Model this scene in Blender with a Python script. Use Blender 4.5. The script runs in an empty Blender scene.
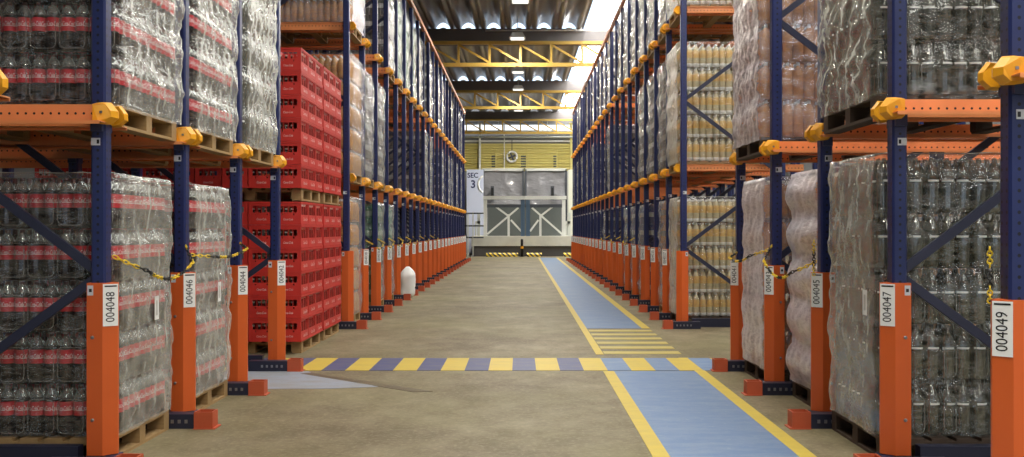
import bpy, math, random
from mathutils import Vector, Matrix, noise
random.seed(7)
SC = bpy.context.scene
COL = SC.collection
PI = math.pi

# ------------------------------------------------------------------ camera
H = 1.45
cam_d = bpy.data.cameras.new('camera')
cam_d.sensor_width = 36.0
cam_d.lens = 1000.0 / 1024.0 * 36.0
cam_d.shift_x = -8.4 / 1024.0
cam_d.clip_end = 300
cam = bpy.data.objects.new('camera', cam_d)
cam.location = (0, 0, H)
cam.rotation_euler = (PI / 2, 0, 0)
COL.objects.link(cam)
SC.camera = cam
SC.view_settings.view_transform = 'Standard'
SC.view_settings.look = 'None'
SC.view_settings.gamma = 1.0
SC.view_settings.use_curve_mapping = False
SC.view_settings.exposure = 0.0
SC.cycles.use_denoising = True
SC.cycles.transparent_max_bounces = 14
SC.cycles.max_bounces = 8
SC.cycles.diffuse_bounces = 4
SC.cycles.glossy_bounces = 3
SC.cycles.transmission_bounces = 4
SC.cycles.sample_clamp_indirect = 6.0
SC.cycles.caustics_reflective = False
SC.cycles.caustics_refractive = False

# ------------------------------------------------------------------ materials
def lin(c):
    return tuple((v / 12.92 if v <= 0.04045 else ((v + 0.055) / 1.055) ** 2.4) for v in c)

def rgb(r, g, b):
    return (*lin((r / 255, g / 255, b / 255)), 1.0)

class N:
    """small node-tree helper"""
    def __init__(self, name):
        self.m = bpy.data.materials.new(name)
        self.m.use_nodes = True
        self.t = self.m.node_tree
        self.t.nodes.clear()
        self.out = self.t.nodes.new('ShaderNodeOutputMaterial')
    def new(self, typ, **kw):
        n = self.t.nodes.new(typ)
        for k, v in kw.items():
            setattr(n, k, v)
        return n
    def link(self, a, b):
        self.t.links.new(a, b)
    def math(self, op, a, b=None, c=None):
        n = self.new('ShaderNodeMath', operation=op)
        for i, v in enumerate((a, b, c)):
            if v is None:
                continue
            if isinstance(v, (int, float)):
                n.inputs[i].default_value = v
            else:
                self.link(v, n.inputs[i])
        return n.outputs[0]
    def mixc(self, f, a, b):
        n = self.new('ShaderNodeMix', data_type='RGBA')
        for i, v in ((0, f), (6, a), (7, b)):
            if isinstance(v, (int, float)):
                n.inputs[i].default_value = v
            elif isinstance(v, tuple):
                n.inputs[i].default_value = v
            else:
                self.link(v, n.inputs[i])
        return n.outputs[2]
    def noise(self, scale, vec=None, detail=4, rough=0.6):
        n = self.new('ShaderNodeTexNoise')
        n.inputs['Scale'].default_value = scale
        n.inputs['Detail'].default_value = detail
        n.inputs['Roughness'].default_value = rough
        if vec is not None:
            self.link(vec, n.inputs['Vector'])
        return n.outputs['Fac']
    def ramp(self, fac, lo, hi):
        n = self.new('ShaderNodeMapRange')
        n.inputs[1].default_value = lo
        n.inputs[2].default_value = hi
        self.link(fac, n.inputs[0])
        return n.outputs[0]
    def objco(self, scale=(1, 1, 1)):
        tc = self.new('ShaderNodeTexCoord')
        mp = self.new('ShaderNodeMapping')
        mp.inputs['Scale'].default_value = scale
        self.link(tc.outputs['Object'], mp.inputs['Vector'])
        return mp.outputs['Vector']
    def principled(self, col, rough=0.5, metal=0.0, coat=0.0, spec=0.5):
        p = self.new('ShaderNodeBsdfPrincipled')
        if isinstance(col, tuple):
            p.inputs['Base Color'].default_value = col
        else:
            self.link(col, p.inputs['Base Color'])
        if isinstance(rough, (int, float)):
            p.inputs['Roughness'].default_value = rough
        else:
            self.link(rough, p.inputs['Roughness'])
        p.inputs['Metallic'].default_value = metal
        p.inputs['Coat Weight'].default_value = coat
        p.inputs['Specular IOR Level'].default_value = spec
        return p
    def done(self, shader):
        self.link(shader, self.out.inputs['Surface'])
        return self.m

def paint(name, c, rough=0.45, var=0.12, scale=6, metal=0.0, coat=0.0, stretch=(1, 1, 1)):
    k = N(name)
    f = k.noise(scale, k.objco(stretch))
    d = tuple(v * (1 - var) for v in c[:3]) + (1,)
    l = tuple(min(1, v * (1 + var)) for v in c[:3]) + (1,)
    p = k.principled(k.mixc(f, d, l), rough, metal, coat)
    return k.done(p.outputs[0])

def holes(name, c, axis_len, pitch, rad, rough=0.4, xoff=0.0, zoff=0.0):
    """painted steel with rows of punched dark holes; axis_len: 'z' rows run up a column, 'x' rows run along a rail"""
    k = N(name)
    tc = k.new('ShaderNodeTexCoord')
    sp = k.new('ShaderNodeSeparateXYZ')
    k.link(tc.outputs['Object'], sp.inputs[0])
    X, Y, Z = sp.outputs
    if axis_len == 'z':
        u = Z
        sn = k.new('ShaderNodeSeparateXYZ')
        k.link(tc.outputs['Normal'], sn.inputs[0])
        onx = k.math('GREATER_THAN', k.math('ABSOLUTE', sn.outputs[0]), 0.6)
        vx = k.math('SUBTRACT', k.math('ABSOLUTE', X), xoff)
        vy = k.math('SUBTRACT', k.math('ABSOLUTE', Y), 0.024)
        v = k.math('ADD', k.math('MULTIPLY', onx, vy), k.math('MULTIPLY', k.math('SUBTRACT', 1.0, onx), vx))
    else:
        u = X
        v = k.math('SUBTRACT', Z, zoff)
    w = k.math('SUBTRACT', k.math('MULTIPLY', k.math('FRACT', k.math('DIVIDE', u, pitch)), pitch), pitch / 2)
    d2 = k.math('ADD', k.math('POWER', k.math('ABSOLUTE', w), 2.0), k.math('POWER', k.math('ABSOLUTE', v), 2.0))
    m = k.math('LESS_THAN', d2, rad * rad)
    f = k.noise(5, k.objco())
    base = k.mixc(f, tuple(x * 0.82 for x in c[:3]) + (1,), tuple(min(1, x * 1.15) for x in c[:3]) + (1,))
    p = k.principled(k.mixc(m, base, (0.006, 0.006, 0.008, 1)), rough)
    return k.done(p.outputs[0])

M = {}
M['column'] = holes('blue_column_steel', rgb(36, 46, 94), 'z', 0.05, 0.0085, 0.35, xoff=0.105)
M['blue'] = paint('blue_steel', rgb(38, 48, 88), 0.4)
M['guide'] = paint('near_black_guide_steel', rgb(34, 37, 58), 0.45)
M['brace'] = paint('dark_blue_brace_steel', rgb(44, 47, 68), 0.4)
M['rail'] = holes('orange_rail_steel', rgb(234, 148, 92), 'x', 0.05, 0.0075, 0.4, zoff=0.005)
M['orange'] = paint('orange_guard_paint', rgb(212, 96, 40), 0.4, 0.07, 3)
M['orange_dull'] = paint('orange_stop_paint', rgb(186, 84, 50), 0.55, 0.12, 12)
M['yellow'] = paint('yellow_guide_plastic', rgb(240, 168, 34), 0.4, 0.1)
M['white'] = paint('white_card', rgb(242, 243, 240), 0.5, 0.02)
M['black'] = paint('black_print', rgb(18, 18, 20), 0.5, 0.02)
M['tag'] = paint('pale_tag', rgb(205, 208, 215), 0.5, 0.06, 60)
M['wood'] = paint('pallet_wood', rgb(160, 130, 86), 0.7, 0.3, 9, stretch=(1, 8, 8))
M['wood_dark'] = paint('dark_pallet_wood', rgb(70, 56, 44), 0.75, 0.3, 9, stretch=(1, 8, 8))
M['bolt'] = paint('zinc_bolt', rgb(150, 150, 155), 0.3, 0.1, 30, metal=0.8)
M['chain_y'] = paint('yellow_chain_plastic', rgb(240, 205, 40), 0.45, 0.05)
M['chain_k'] = paint('black_chain_plastic', rgb(22, 22, 24), 0.45, 0.05)
M['crate'] = paint('red_crate_plastic', rgb(204, 52, 44), 0.5, 0.18, 3)
M['print_white'] = paint('white_crate_print', rgb(240, 225, 222), 0.5, 0.05)
M['cola'] = paint('cola_in_clear_plastic', rgb(40, 30, 28), 0.12, 0.3, 8, coat=0.5)
M['cola_label'] = paint('red_bottle_label', rgb(196, 40, 52), 0.35, 0.15, 20)
M['red_cap'] = paint('red_bottle_cap', rgb(84, 44, 44), 0.3, 0.1)
M['white_cap'] = paint('white_bottle_cap', rgb(236, 236, 228), 0.4, 0.04)
M['gold_label'] = paint('gold_bottle_label', rgb(210, 172, 98), 0.4, 0.2, 30)
M['orange_soda'] = paint('orange_soda_in_plastic', rgb(206, 148, 92), 0.2, 0.15, 12, coat=0.4)
M['amber_soda'] = paint('amber_soda_in_plastic', rgb(214, 160, 96), 0.2, 0.2, 12, coat=0.4)
M['pale_drink'] = paint('pale_drink_plastic', rgb(198, 186, 150), 0.25, 0.2, 14, coat=0.3)
M['brown_glass'] = paint('dark_brown_glass', rgb(34, 18, 14), 0.08, 0.2, 12, coat=0.6)
M['silver_cap'] = paint('silver_crown_cap', rgb(225, 215, 205), 0.3, 0.1, 30)
M['lab_grey'] = paint('pale_bottle_label', rgb(196, 196, 190), 0.4, 0.2, 18)
M['pad'] = paint('grey_card_layer', rgb(150, 146, 136), 0.7, 0.1)

def clear_plastic(name, tint, body, dens):
    k = N(name)
    lw = k.new('ShaderNodeLayerWeight'); lw.inputs[0].default_value = 0.35
    tr = k.new('ShaderNodeBsdfTransparent'); tr.inputs[0].default_value = tint
    gl = k.new('ShaderNodeBsdfGlossy'); gl.inputs['Roughness'].default_value = 0.12
    gl.inputs[0].default_value = (0.9, 0.92, 0.9, 1)
    df = k.new('ShaderNodeBsdfDiffuse'); df.inputs[0].default_value = body
    a = k.new('ShaderNodeMixShader'); a.inputs[0].default_value = 0.3
    k.link(df.outputs[0], a.inputs[1]); k.link(gl.outputs[0], a.inputs[2])
    b = k.new('ShaderNodeMixShader')
    k.link(k.math('ADD', k.math('MULTIPLY', lw.outputs['Facing'], 0.5), dens), b.inputs[0])
    k.link(tr.outputs[0], b.inputs[1]); k.link(a.outputs[0], b.inputs[2])
    return k.done(b.outputs[0])
M['pet'] = clear_plastic('clear_bottle_plastic', (0.74, 0.76, 0.72, 1), (0.42, 0.43, 0.39, 1), 0.34)
M['pet_green'] = clear_plastic('greenish_bottle_plastic', (0.50, 0.50, 0.38, 1), (0.095, 0.090, 0.062, 1), 0.52)

def film(name, tint, base, k_face, k_wr, diff=0.5):
    """stretch film: mostly clear face on, whiter at grazing angles and along its wrinkles"""
    k = N(name)
    v = k.objco((3, 3, 9))
    n1 = k.noise(2.2, v, 5, 0.65)
    n2 = k.noise(9, k.objco((1.2, 1.2, 5)), 3, 0.6)
    bp = k.new('ShaderNodeBump'); bp.inputs['Strength'].default_value = 0.5
    bp.inputs['Distance'].default_value = 0.02
    k.link(k.math('ADD', n1, k.math('MULTIPLY', n2, 0.5)), bp.inputs['Height'])
    lw = k.new('ShaderNodeLayerWeight'); lw.inputs[0].default_value = 0.5
    f3 = k.math('POWER', lw.outputs['Facing'], 2.2)
    ridge = k.math('SUBTRACT', 1.0, k.math('MULTIPLY', k.math('ABSOLUTE', k.math('SUBTRACT', n1, 0.5)), 9.0))
    ridge = k.math('MAXIMUM', ridge, 0.0)
    fac = k.math('ADD', base, k.math('ADD', k.math('MULTIPLY', f3, k_face), k.math('MULTIPLY', ridge, k_wr)))
    fac = k.math('MINIMUM', fac, 0.93)
    tr = k.new('ShaderNodeBsdfTransparent')
    gl = k.new('ShaderNodeBsdfGlossy'); gl.inputs['Roughness'].default_value = 0.10
    gl.inputs[0].default_value = (0.95, 0.95, 0.95, 1)
    df = k.new('ShaderNodeBsdfDiffuse'); df.inputs[0].default_value = tint
    k.link(bp.outputs[0], gl.inputs['Normal']); k.link(bp.outputs[0], df.inputs['Normal'])
    a = k.new('ShaderNodeMixShader'); a.inputs[0].default_value = 1 - diff
    k.link(df.outputs[0], a.inputs[1]); k.link(gl.outputs[0], a.inputs[2])
    b = k.new('ShaderNodeMixShader')
    k.link(fac, b.inputs[0]); k.link(tr.outputs[0], b.inputs[1]); k.link(a.outputs[0], b.inputs[2])
    return k.done(b.outputs[0])
M['film'] = film('clear_stretch_film', (0.90, 0.92, 0.84, 1), 0.022, 0.80, 0.14, 0.52)
M['film_rim'] = clear_plastic('shiny_film_edge', (.9, .9, .9, 1), (.55, .55, .50, 1), 0.22)
M['film_white'] = film('milky_stretch_film', (0.84, 0.82, 0.90, 1), 0.16, 0.95, 0.22, 0.62)
M['film_far'] = film('hazy_stretch_film', (0.66, 0.67, 0.72, 1), 0.05, 0.40, 0.25, 0.4)

# ------------------------------------------------------------------ mesh builder
class MB:
    def __init__(self):
        self.v, self.f, self.mi, self.sm = [], [], [], []
        self.mats = []
    def mat(self, m):
        if m not in self.mats:
            self.mats.append(m)
        return self.mats.index(m)
    def face(self, idx, m, smooth=False):
        self.f.append(tuple(idx)); self.mi.append(self.mat(m)); self.sm.append(smooth)
    def box(self, x0, x1, y0, y1, z0, z1, m, bev=0.0):
        x0, x1 = sorted((x0, x1)); y0, y1 = sorted((y0, y1)); z0, z1 = sorted((z0, z1))
        b = len(self.v)
        self.v += [(x0, y0, z0), (x1, y0, z0), (x1, y1, z0), (x0, y1, z0), (x0, y0, z1), (x1, y0, z1), (x1, y1, z1), (x0, y1, z1)]
        for q in ((3, 2, 1, 0), (4, 5, 6, 7), (0, 1, 5, 4), (1, 2, 6, 5), (2, 3, 7, 6), (3, 0, 4, 7)):
            self.face([b + i for i in q], m)
        return self
    def prism(self, pts, a0, a1, m, axis='z'):
        """extrude the plan outline pts from a0 to a1 along an axis"""
        def P(p, a):
            return {'z': (p[0], p[1], a), 'y': (p[0], a, p[1]), 'x': (a, p[0], p[1])}[axis]
        n = len(pts); b = len(self.v)
        self.v += [P(p, a0) for p in pts] + [P(p, a1) for p in pts]
        self.face([b + i for i in range(n)][::-1], m)
        self.face([b + n + i for i in range(n)], m)
        for i in range(n):
            j = (i + 1) % n
            self.face((b + i, b + j, b + n + j, b + n + i), m)
        return self
    def bar(self, p, q, w, h, m):
        """rectangular bar from p to q"""
        p, q = Vector(p), Vector(q)
        d = (q - p).normalized()
        up = Vector((0, 0, 1)) if abs(d.z) < 0.95 else Vector((1, 0, 0))
        a = d.cross(up).normalized() * (w / 2)
        c = a.normalized().cross(d).normalized() * (h / 2)
        b = len(self.v)
        for o in (p, q):
            for s, t in ((-1, -1), (1, -1), (1, 1), (-1, 1)):
                self.v.append(tuple(o + a * s + c * t))
        for f in ((3, 2, 1, 0), (4, 5, 6, 7), (0, 1, 5, 4), (1, 2, 6, 5), (2, 3, 7, 6), (3, 0, 4, 7)):
            self.face([b + i for i in f], m)
        return self
    def lathe(self, prof, n, m, c=(0, 0, 0), caps=True, smooth=True):
        """prof: (r, z[, material])"""
        b = len(self.v)
        for p in prof:
            for k in range(n):
                a = 2 * PI * k / n
                self.v.append((c[0] + p[0] * math.cos(a), c[1] + p[0] * math.sin(a), c[2] + p[1]))
        for i in range(len(prof) - 1):
            mm = prof[i][2] if len(prof[i]) > 2 else m
            for k in range(n):
                l = (k + 1) % n
                self.face((b + i * n + k, b + i * n + l, b + (i + 1) * n + l, b + (i + 1) * n + k), mm, smooth)
        if caps:
            self.face([b + k for k in range(n)][::-1], prof[0][2] if len(prof[0]) > 2 else m)
            e = b + (len(prof) - 1) * n
            self.face([e + k for k in range(n)], prof[-2][2] if len(prof[-2]) > 2 else m)
        return self
    def tube(self, pts, r, n, m):
        b = len(self.v); pts = [Vector(p) for p in pts]
        for i, p in enumerate(pts):
            d = (pts[min(i + 1, len(pts) - 1)] - pts[max(i - 1, 0)]).normalized()
            up = Vector((0, 0, 1)) if abs(d.z) < 0.9 else Vector((1, 0, 0))
            a = d.cross(up).normalized(); c = a.cross(d)
            for k in range(n):
                t = 2 * PI * k / n
                self.v.append(tuple(p + a * r * math.cos(t) + c * r * math.sin(t)))
        for i in range(len(pts) - 1):
            for k in range(n):
                l = (k + 1) % n
                self.face((b + i * n + k, b + i * n + l, b + (i + 1) * n + l, b + (i + 1) * n + k), m, True)
        self.face([b + k for k in range(n)][::-1], m)
        e = b + (len(pts) - 1) * n
        self.face([e + k for k in range(n)], m)
        return self
    def add_mesh(self, me, mx, m):
        b = len(self.v)
        self.v += [tuple(mx @ v.co) for v in me.vertices]
        for p in me.polygons:
            self.face([b + i for i in p.vertices], m)
        return self
    def mesh(self, name):
        me = bpy.data.meshes.new(name)
        me.from_pydata(self.v, [], self.f)
        for m in self.mats:
            me.materials.append(M[m])
        me.polygons.foreach_set('material_index', self.mi)
        me.polygons.foreach_set('use_smooth', self.sm)
        me.update()
        return me

def obj(name, me, parent=None, loc=(0, 0, 0)):
    o = bpy.data.objects.new(name, me.mesh(name) if isinstance(me, MB) else me)
    COL.objects.link(o)
    o.location = loc
    if parent is not None:
        o.parent = parent
    return o

def tag(o, label, cat, group=None, kind=None):
    o['label'] = label; o['category'] = cat
    if group: o['group'] = group
    if kind: o['kind'] = kind
    return o

def empty(name, loc):
    o = bpy.data.objects.new(name, None)
    o.empty_display_size = 0.1
    COL.objects.link(o); o.location = loc
    return o

def structure(name, me, loc=(0, 0, 0), label=None, cat=None):
    o = obj(name, me, None, loc)
    o['kind'] = 'structure'
    if label: o['label'] = label
    if cat: o['category'] = cat
    return o

def copy_tree(o, parent=None):
    c = o.copy()
    COL.objects.link(c)
    if parent is not None:
        c.parent = parent
    for ch in list(o.children):
        copy_tree(ch, c)
    return c

_txt = {}
def text_mesh(s, shear=0.0, bold=0.0):
    if (s, shear) not in _txt:
        cu = bpy.data.curves.new('t', 'FONT')
        cu.body = s; cu.size = 1.0; cu.align_x = 'CENTER'; cu.align_y = 'CENTER'; cu.shear = shear
        cu.resolution_u = 3; cu.offset = bold
        o = bpy.data.objects.new('t', cu)
        COL.objects.link(o)
        bpy.context.view_layer.update()
        me = bpy.data.meshes.new_from_object(o.evaluated_get(bpy.context.evaluated_depsgraph_get()))
        bpy.data.objects.remove(o)
        _txt[(s, shear)] = me
    return _txt[(s, shear)]

ORD = ('zeroth first second third fourth fifth sixth seventh eighth ninth tenth eleventh twelfth thirteenth fourteenth fifteenth '
       'sixteenth seventeenth eighteenth nineteenth twentieth twenty-first twenty-second twenty-third twenty-fourth twenty-fifth twenty-sixth twenty-seventh').split()

# ------------------------------------------------------------------ floor and paint marks
def floor_material():
    k = N('worn_concrete')
    tc = k.new('ShaderNodeTexCoord')
    def co(s):
        mp = k.new('ShaderNodeMapping'); mp.inputs['Scale'].default_value = s
        k.link(tc.outputs['Object'], mp.inputs['Vector']); return mp.outputs['Vector']
    big = k.noise(0.8, co((1, .8, 1)), 7, 0.7)
    streak = k.noise(2.0, co((1.5, 1.1, 1)), 9, 0.78)
    speck = k.noise(26, co((1, 1, 1)), 3, 0.7)
    c = k.mixc(k.ramp(big, 0.35, 0.68), rgb(103, 92, 69), rgb(152, 142, 116))
    c = k.mixc(k.math('MULTIPLY', k.ramp(streak, 0.42, 0.72), 0.75), c, rgb(96, 86, 66))
    c = k.mixc(k.math('MULTIPLY', k.ramp(speck, 0.5, 0.75), 0.4), c, rgb(184, 174, 146))
    hue = k.noise(0.45, co((1, 1, 1)), 4, .6)
    c = k.mixc(k.math('MULTIPLY', k.ramp(hue, .4, .65), .35), c, rgb(138, 134, 92))
    r = k.math('ADD', 0.42, k.math('MULTIPLY', streak, 0.3))
    p = k.principled(c, r, 0, 0, 0.22)
    return k.done(p.outputs[0])
M['floor'] = floor_material()

def mark_material(name, c, worn, under=None):
    k = N(name)
    v = k.objco((0.7, 2.2, 1))
    w = k.ramp(k.noise(3.0, v, 8, 0.8), 0.44, 0.72)
    sp = k.ramp(k.noise(18, k.objco((1, 1, 1)), 3, 0.7), 0.58, 0.72)
    f = k.math('MINIMUM', k.math('ADD', k.math('MULTIPLY', w, worn), k.math('MULTIPLY', sp, worn * 0.6)), 0.9)
    col = k.mixc(f, c, under or rgb(146, 135, 106))
    p = k.principled(col, 0.5, 0, 0, 0.25)
    return k.done(p.outputs[0])
M['walk_blue'] = mark_material('pale_blue_floor_paint', rgb(108, 134, 170), 0.7, rgb(146, 160, 176))
M['mark_yellow'] = mark_material('yellow_floor_paint', rgb(208, 184, 76), 0.3)
M['mark_navy'] = mark_material('violet_blue_floor_paint', rgb(76, 84, 126), 0.35)
M['mark_pale'] = mark_material('faded_yellow_floor_paint', rgb(196, 180, 100), 0.6)

structure('floor', MB().box(-16, 16, -12, 61, -0.3, 0, 'floor'))
def mark(name, x0, x1, y0, y1, m, z, label, cat='floor marking'):
    o = structure(name, MB().box(x0, x1, y0, y1, 0.0002, z, m)); o['label'] = label; o['category'] = cat
trim_n = [0]
def trim(x0, x1, y0, y1, m, z, label):
    trim_n[0] += 1
    mark('trim_%d' % trim_n[0], x0, x1, y0, y1, m, z, label)
trim(0.95, 1.77, 3.0, 10.15, 'walk_blue', 0.003, 'pale blue painted walkway before the striped crossing')
trim(0.95, 1.77, 14.5, 49.5, 'walk_blue', 0.003, 'pale blue painted walkway running on to the far end')
trim(0.84, 0.95, 3.0, 10.15, 'mark_yellow', 0.0034, 'yellow edge line of the walkway on the aisle side, before the crossing')
trim(1.77, 1.88, 3.0, 11.2, 'mark_yellow', 0.0034, 'yellow edge line of the walkway on the rack side, before the crossing')
trim(0.87, 0.96, 11.5, 49.5, 'mark_yellow', 0.0034, 'yellow edge line of the walkway on the aisle side, beyond the crossing')
trim(1.76, 1.88, 14.5, 49.5, 'mark_yellow', 0.0034, 'yellow edge line of the walkway on the rack side, beyond the crossing')
x = -3.25; i = 0
while x < 2.15:
    yel = i % 2 == 0
    b = min(x + 0.2436, 2.2)
    trim(x, b, 10.2, 11.17, 'mark_yellow' if yel else ('mark_navy' if x < 0.8 else 'walk_blue'), 0.0038,
         '%s block of the striped crossing, %s from the crate side' % ('yellow' if yel else 'blue', ORD[i + 1]))
    x += 0.2436; i += 1
for i in range(6):
    y = 11.55 + i * 0.5
    trim(0.97, 1.86, y, y + 0.24, 'mark_pale', 0.003, 'faded yellow zebra bar, %s beyond the striped crossing' % ORD[i + 1])
M['pale_strip'] = mark_material('pale_blue_floor_patch', rgb(150, 160, 174), 0.8)
M['dark_streak'] = mark_material('dark_floor_streak', rgb(96, 86, 68), 0.9)
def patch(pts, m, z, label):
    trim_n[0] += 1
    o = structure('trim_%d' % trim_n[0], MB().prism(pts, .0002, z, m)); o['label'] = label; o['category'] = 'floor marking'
patch([(-4.4, 8.95), (-1.75, 9.05), (-1.3, 9.15), (-1.55, 9.45), (-2.05, 9.95), (-2.15, 10.15), (-4.4, 10.15)], 'pale_strip', .0025, 'pale blue floor patch beside the fifth crate-side upright')  # flat pale blue polygon, mottled with the concrete tone
patch([(-2.2, 9.98), (-.95, 8.86), (-.78, 8.9), (-2.1, 10.05)], 'dark_streak', .0029, 'narrow dark streak across the pale blue patch')  # narrow darker polygon slanting across the pale one

# ------------------------------------------------------------------ rack pieces
DEPTH = 1.45
def guard_outline(s):
    return [(s * d, y) for d, y in ((0, -.008), (.07, -.068), (.165, -.068), (.165, .068), (.07, .068), (0, .008))][::(1 if s < 0 else -1)]

PARTS = {}
def side_parts(s, top, nl):
    """shared meshes of an upright for the rack on side s (-1 crates, +1 walkway); d grows away from the aisle"""
    P = {}
    def colm(d, w=0.09):
        m = MB()
        x0, x1 = sorted((s * d, s * (d + w)))
        c = 0.012
        m.prism([(x0 + c, -.05), (x1 - c, -.05), (x1, -.05 + c), (x1, .05 - c), (x1 - c, .05), (x0 + c, .05), (x0, .05 - c), (x0, -.05 + c)], 0.012, top, 'column')
        return m.mesh('column')
    P['col'] = colm(0.06)
    g = MB().prism(guard_outline(s), 0.075, 1.12, 'orange')
    P['gbolt'] = MB().lathe([(.011, -.001), (.011, .006), (.006, .008)], 8, 'bolt').mesh('fixing_bolt')
    P['guard'] = g.mesh('column_guard')
    m = MB().box(s * .02, s * .22, -.09, .09, 0, .014, 'blue')
    m.box(s * .165, s * .172, -.055, .055, .014, .09, 'blue')
    m.box(s * -.005, s * .06, -.06, .06, .014, .07, 'blue')
    for dx in (.03, .195):
        for dy in (-.07, .07):
            m.lathe([(.012, .014), (.012, .03), (.007, .032), (.007, .045)], 6, 'bolt', (s * dx, dy, 0), True, False)
    P['plate'] = m.mesh('base_plate')
    # hollow orange stop bolted to the floor in front of the guard
    m = MB()
    a0, a1, ya, yb, h, t = -0.235, -0.10, -0.345, -0.215, 0.122, 0.011
    m.box(s * a0, s * (a0 + t), ya, yb, 0.008, h, 'orange_dull'); m.box(s * (a1 - t), s * a1, ya, yb, 0.008, h, 'orange_dull')
    m.box(s * (a0 + t), s * (a1 - t), ya, ya + t, 0.008, h, 'orange_dull'); m.box(s * (a0 + t), s * (a1 - t), yb - t, yb, 0.008, h, 'orange_dull')
    m.box(s * (a0 - .02), s * a1, ya - .01, yb + .01, 0, 0.008, 'orange_dull')
    P['stop'] = m.mesh('floor_stop')
    g = MB().box(s * -.098, s * .30, -.33, -.22, 0, .105, 'guide').box(s * -.098, s * .30, -.22, -.19, 0, .012, 'guide')
    g.box(s * .0, s * .2, -.22, -.07, 0.014, .03, 'guide')
    g.box(s * .23, s * 1.5, -.045, .035, 0, .125, 'guide').box(s * .23, s * 1.5, -.065, -.045, 0, .012, 'guide')
    for k in range(5):
        g.box(s * (-.05 + k * .05), s * (-.03 + k * .05), -.336, -.33, .04, .065, 'bolt')
    P['guide'] = g.mesh('floor_guide')
    P['tag'] = MB().box(s * .09, s * .145, -.054, -.0505, 1.955, 2.0, 'tag').box(s * .095, s * .11, -.0548, -.054, 1.965, 1.99, 'black').mesh('level_tag')
    P['gtag'] = MB().box(s * .125, s * .16, -.071, -.0685, 1.045, 1.105, 'tag').box(s * .133, s * .15, -.0716, -.071, 1.065, 1.085, 'black').mesh('guard_tag')
    z0, br = 1.17, []
    nodes = [(1, 0.12), (0, z0)]
    zz = z0 + 1.083; f = 1
    while zz < top - 0.1:
        nodes.append((f, zz)); f = 1 - f; zz += 1.083
    for (fa, za), (fb, zb) in zip(nodes, nodes[1:]):
        da = DEPTH + .06 if fa else .13
        db = DEPTH + .06 if fb else .13
        br.append(MB().bar((s * da, 0, za + (.02 if zb > za else -.02)), (s * db, 0, zb - .02), 0.03, 0.055, 'brace').mesh('brace'))
    P['brace'] = br
    return P

def placard(s, code):
    """white card with the bay number reading upwards, on the chamfer of the guard that faces the aisle"""
    m = MB()
    n = Vector((-s * .65, -.76, 0)).normalized()
    c = Vector((s * .034, -.0375, 0.985)) + n * 0.0015
    up = Vector((0, 0, 1)); r = up.cross(n).normalized()
    w, h = .045, .128
    b = len(m.v)
    for k in (0, .003):
        for a, q in ((-1, -1), (1, -1), (1, 1), (-1, 1)):
            m.v.append(tuple(c + r * w * a + up * h * q + n * k))
    for f in ((3, 2, 1, 0), (4, 5, 6, 7), (0, 1, 5, 4), (1, 2, 6, 5), (2, 3, 7, 6), (3, 0, 4, 7)):
        m.face([b + i for i in f], 'white')
    t = text_mesh(code)
    o = c + n * .0042 - up * .012
    mx = Matrix((( up.x * .062, -r.x * .075, n.x, o.x), (up.y * .062, -r.y * .075, n.y, o.y), (up.z * .062, -r.z * .075, n.z, o.z), (0, 0, 0, 1)))
    num = MB().add_mesh(t, mx, 'black').mesh('bay_number')
    # small dark heading strip along the top edge
    b = len(m.v)
    for a, q in ((-.8, .86), (.8, .86), (.8, .93), (-.8, .93)):
        m.v.append(tuple(c + r * w * a + up * h * q + n * .0042))
    m.face((b, b + 1, b + 2, b + 3), 'black')
    return m, num

UP_N = [0]
def upright(s, xa, y, top, label, code, deep=False, key=None, guide=True):
    P = PARTS.setdefault((s, top), side_parts(s, top, 0))
    e = empty('rack_upright', (s * xa, y, 0))
    tag(e, label, 'rack upright', 'rack uprights of the crate-side rack' if s < 0 else 'rack uprights of the walkway-side rack')
    obj('column', P['col'], e)
    obj('column', P['col'], e, (s * DEPTH, 0, 0))
    gd = obj('column_guard', P['guard'], e); gd['label'] = 'orange guard around the column foot'
    if deep and y < 11:
        for zz in (.29, .79):
            bo = obj('fixing_bolt', P['gbolt'], gd, (s * .13, -.068, zz)); bo.rotation_euler = (PI / 2, 0, 0)
    if code:
        pm, num = placard(s, code)
        pl = obj('id_placard', pm, e); pl['label'] = 'white card with black bay number'
        obj('bay_number', num, pl)
    obj('level_tag', P['tag'], e); obj('guard_tag', P['gtag'], e)
    obj('base_plate', P['plate'], e); obj('floor_stop', P['stop'], e)['label'] = 'hollow orange stop on the floor'
    if guide:
        obj('floor_guide', P['guide'], e)
    for b in P['brace']:
        obj('brace', b, e)
    if deep:
        obj('column', P['col'], e, (s * 2.8, 0, 0)); obj('column', P['col'], e, (s * 4.1, 0, 0))
    return e

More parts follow.
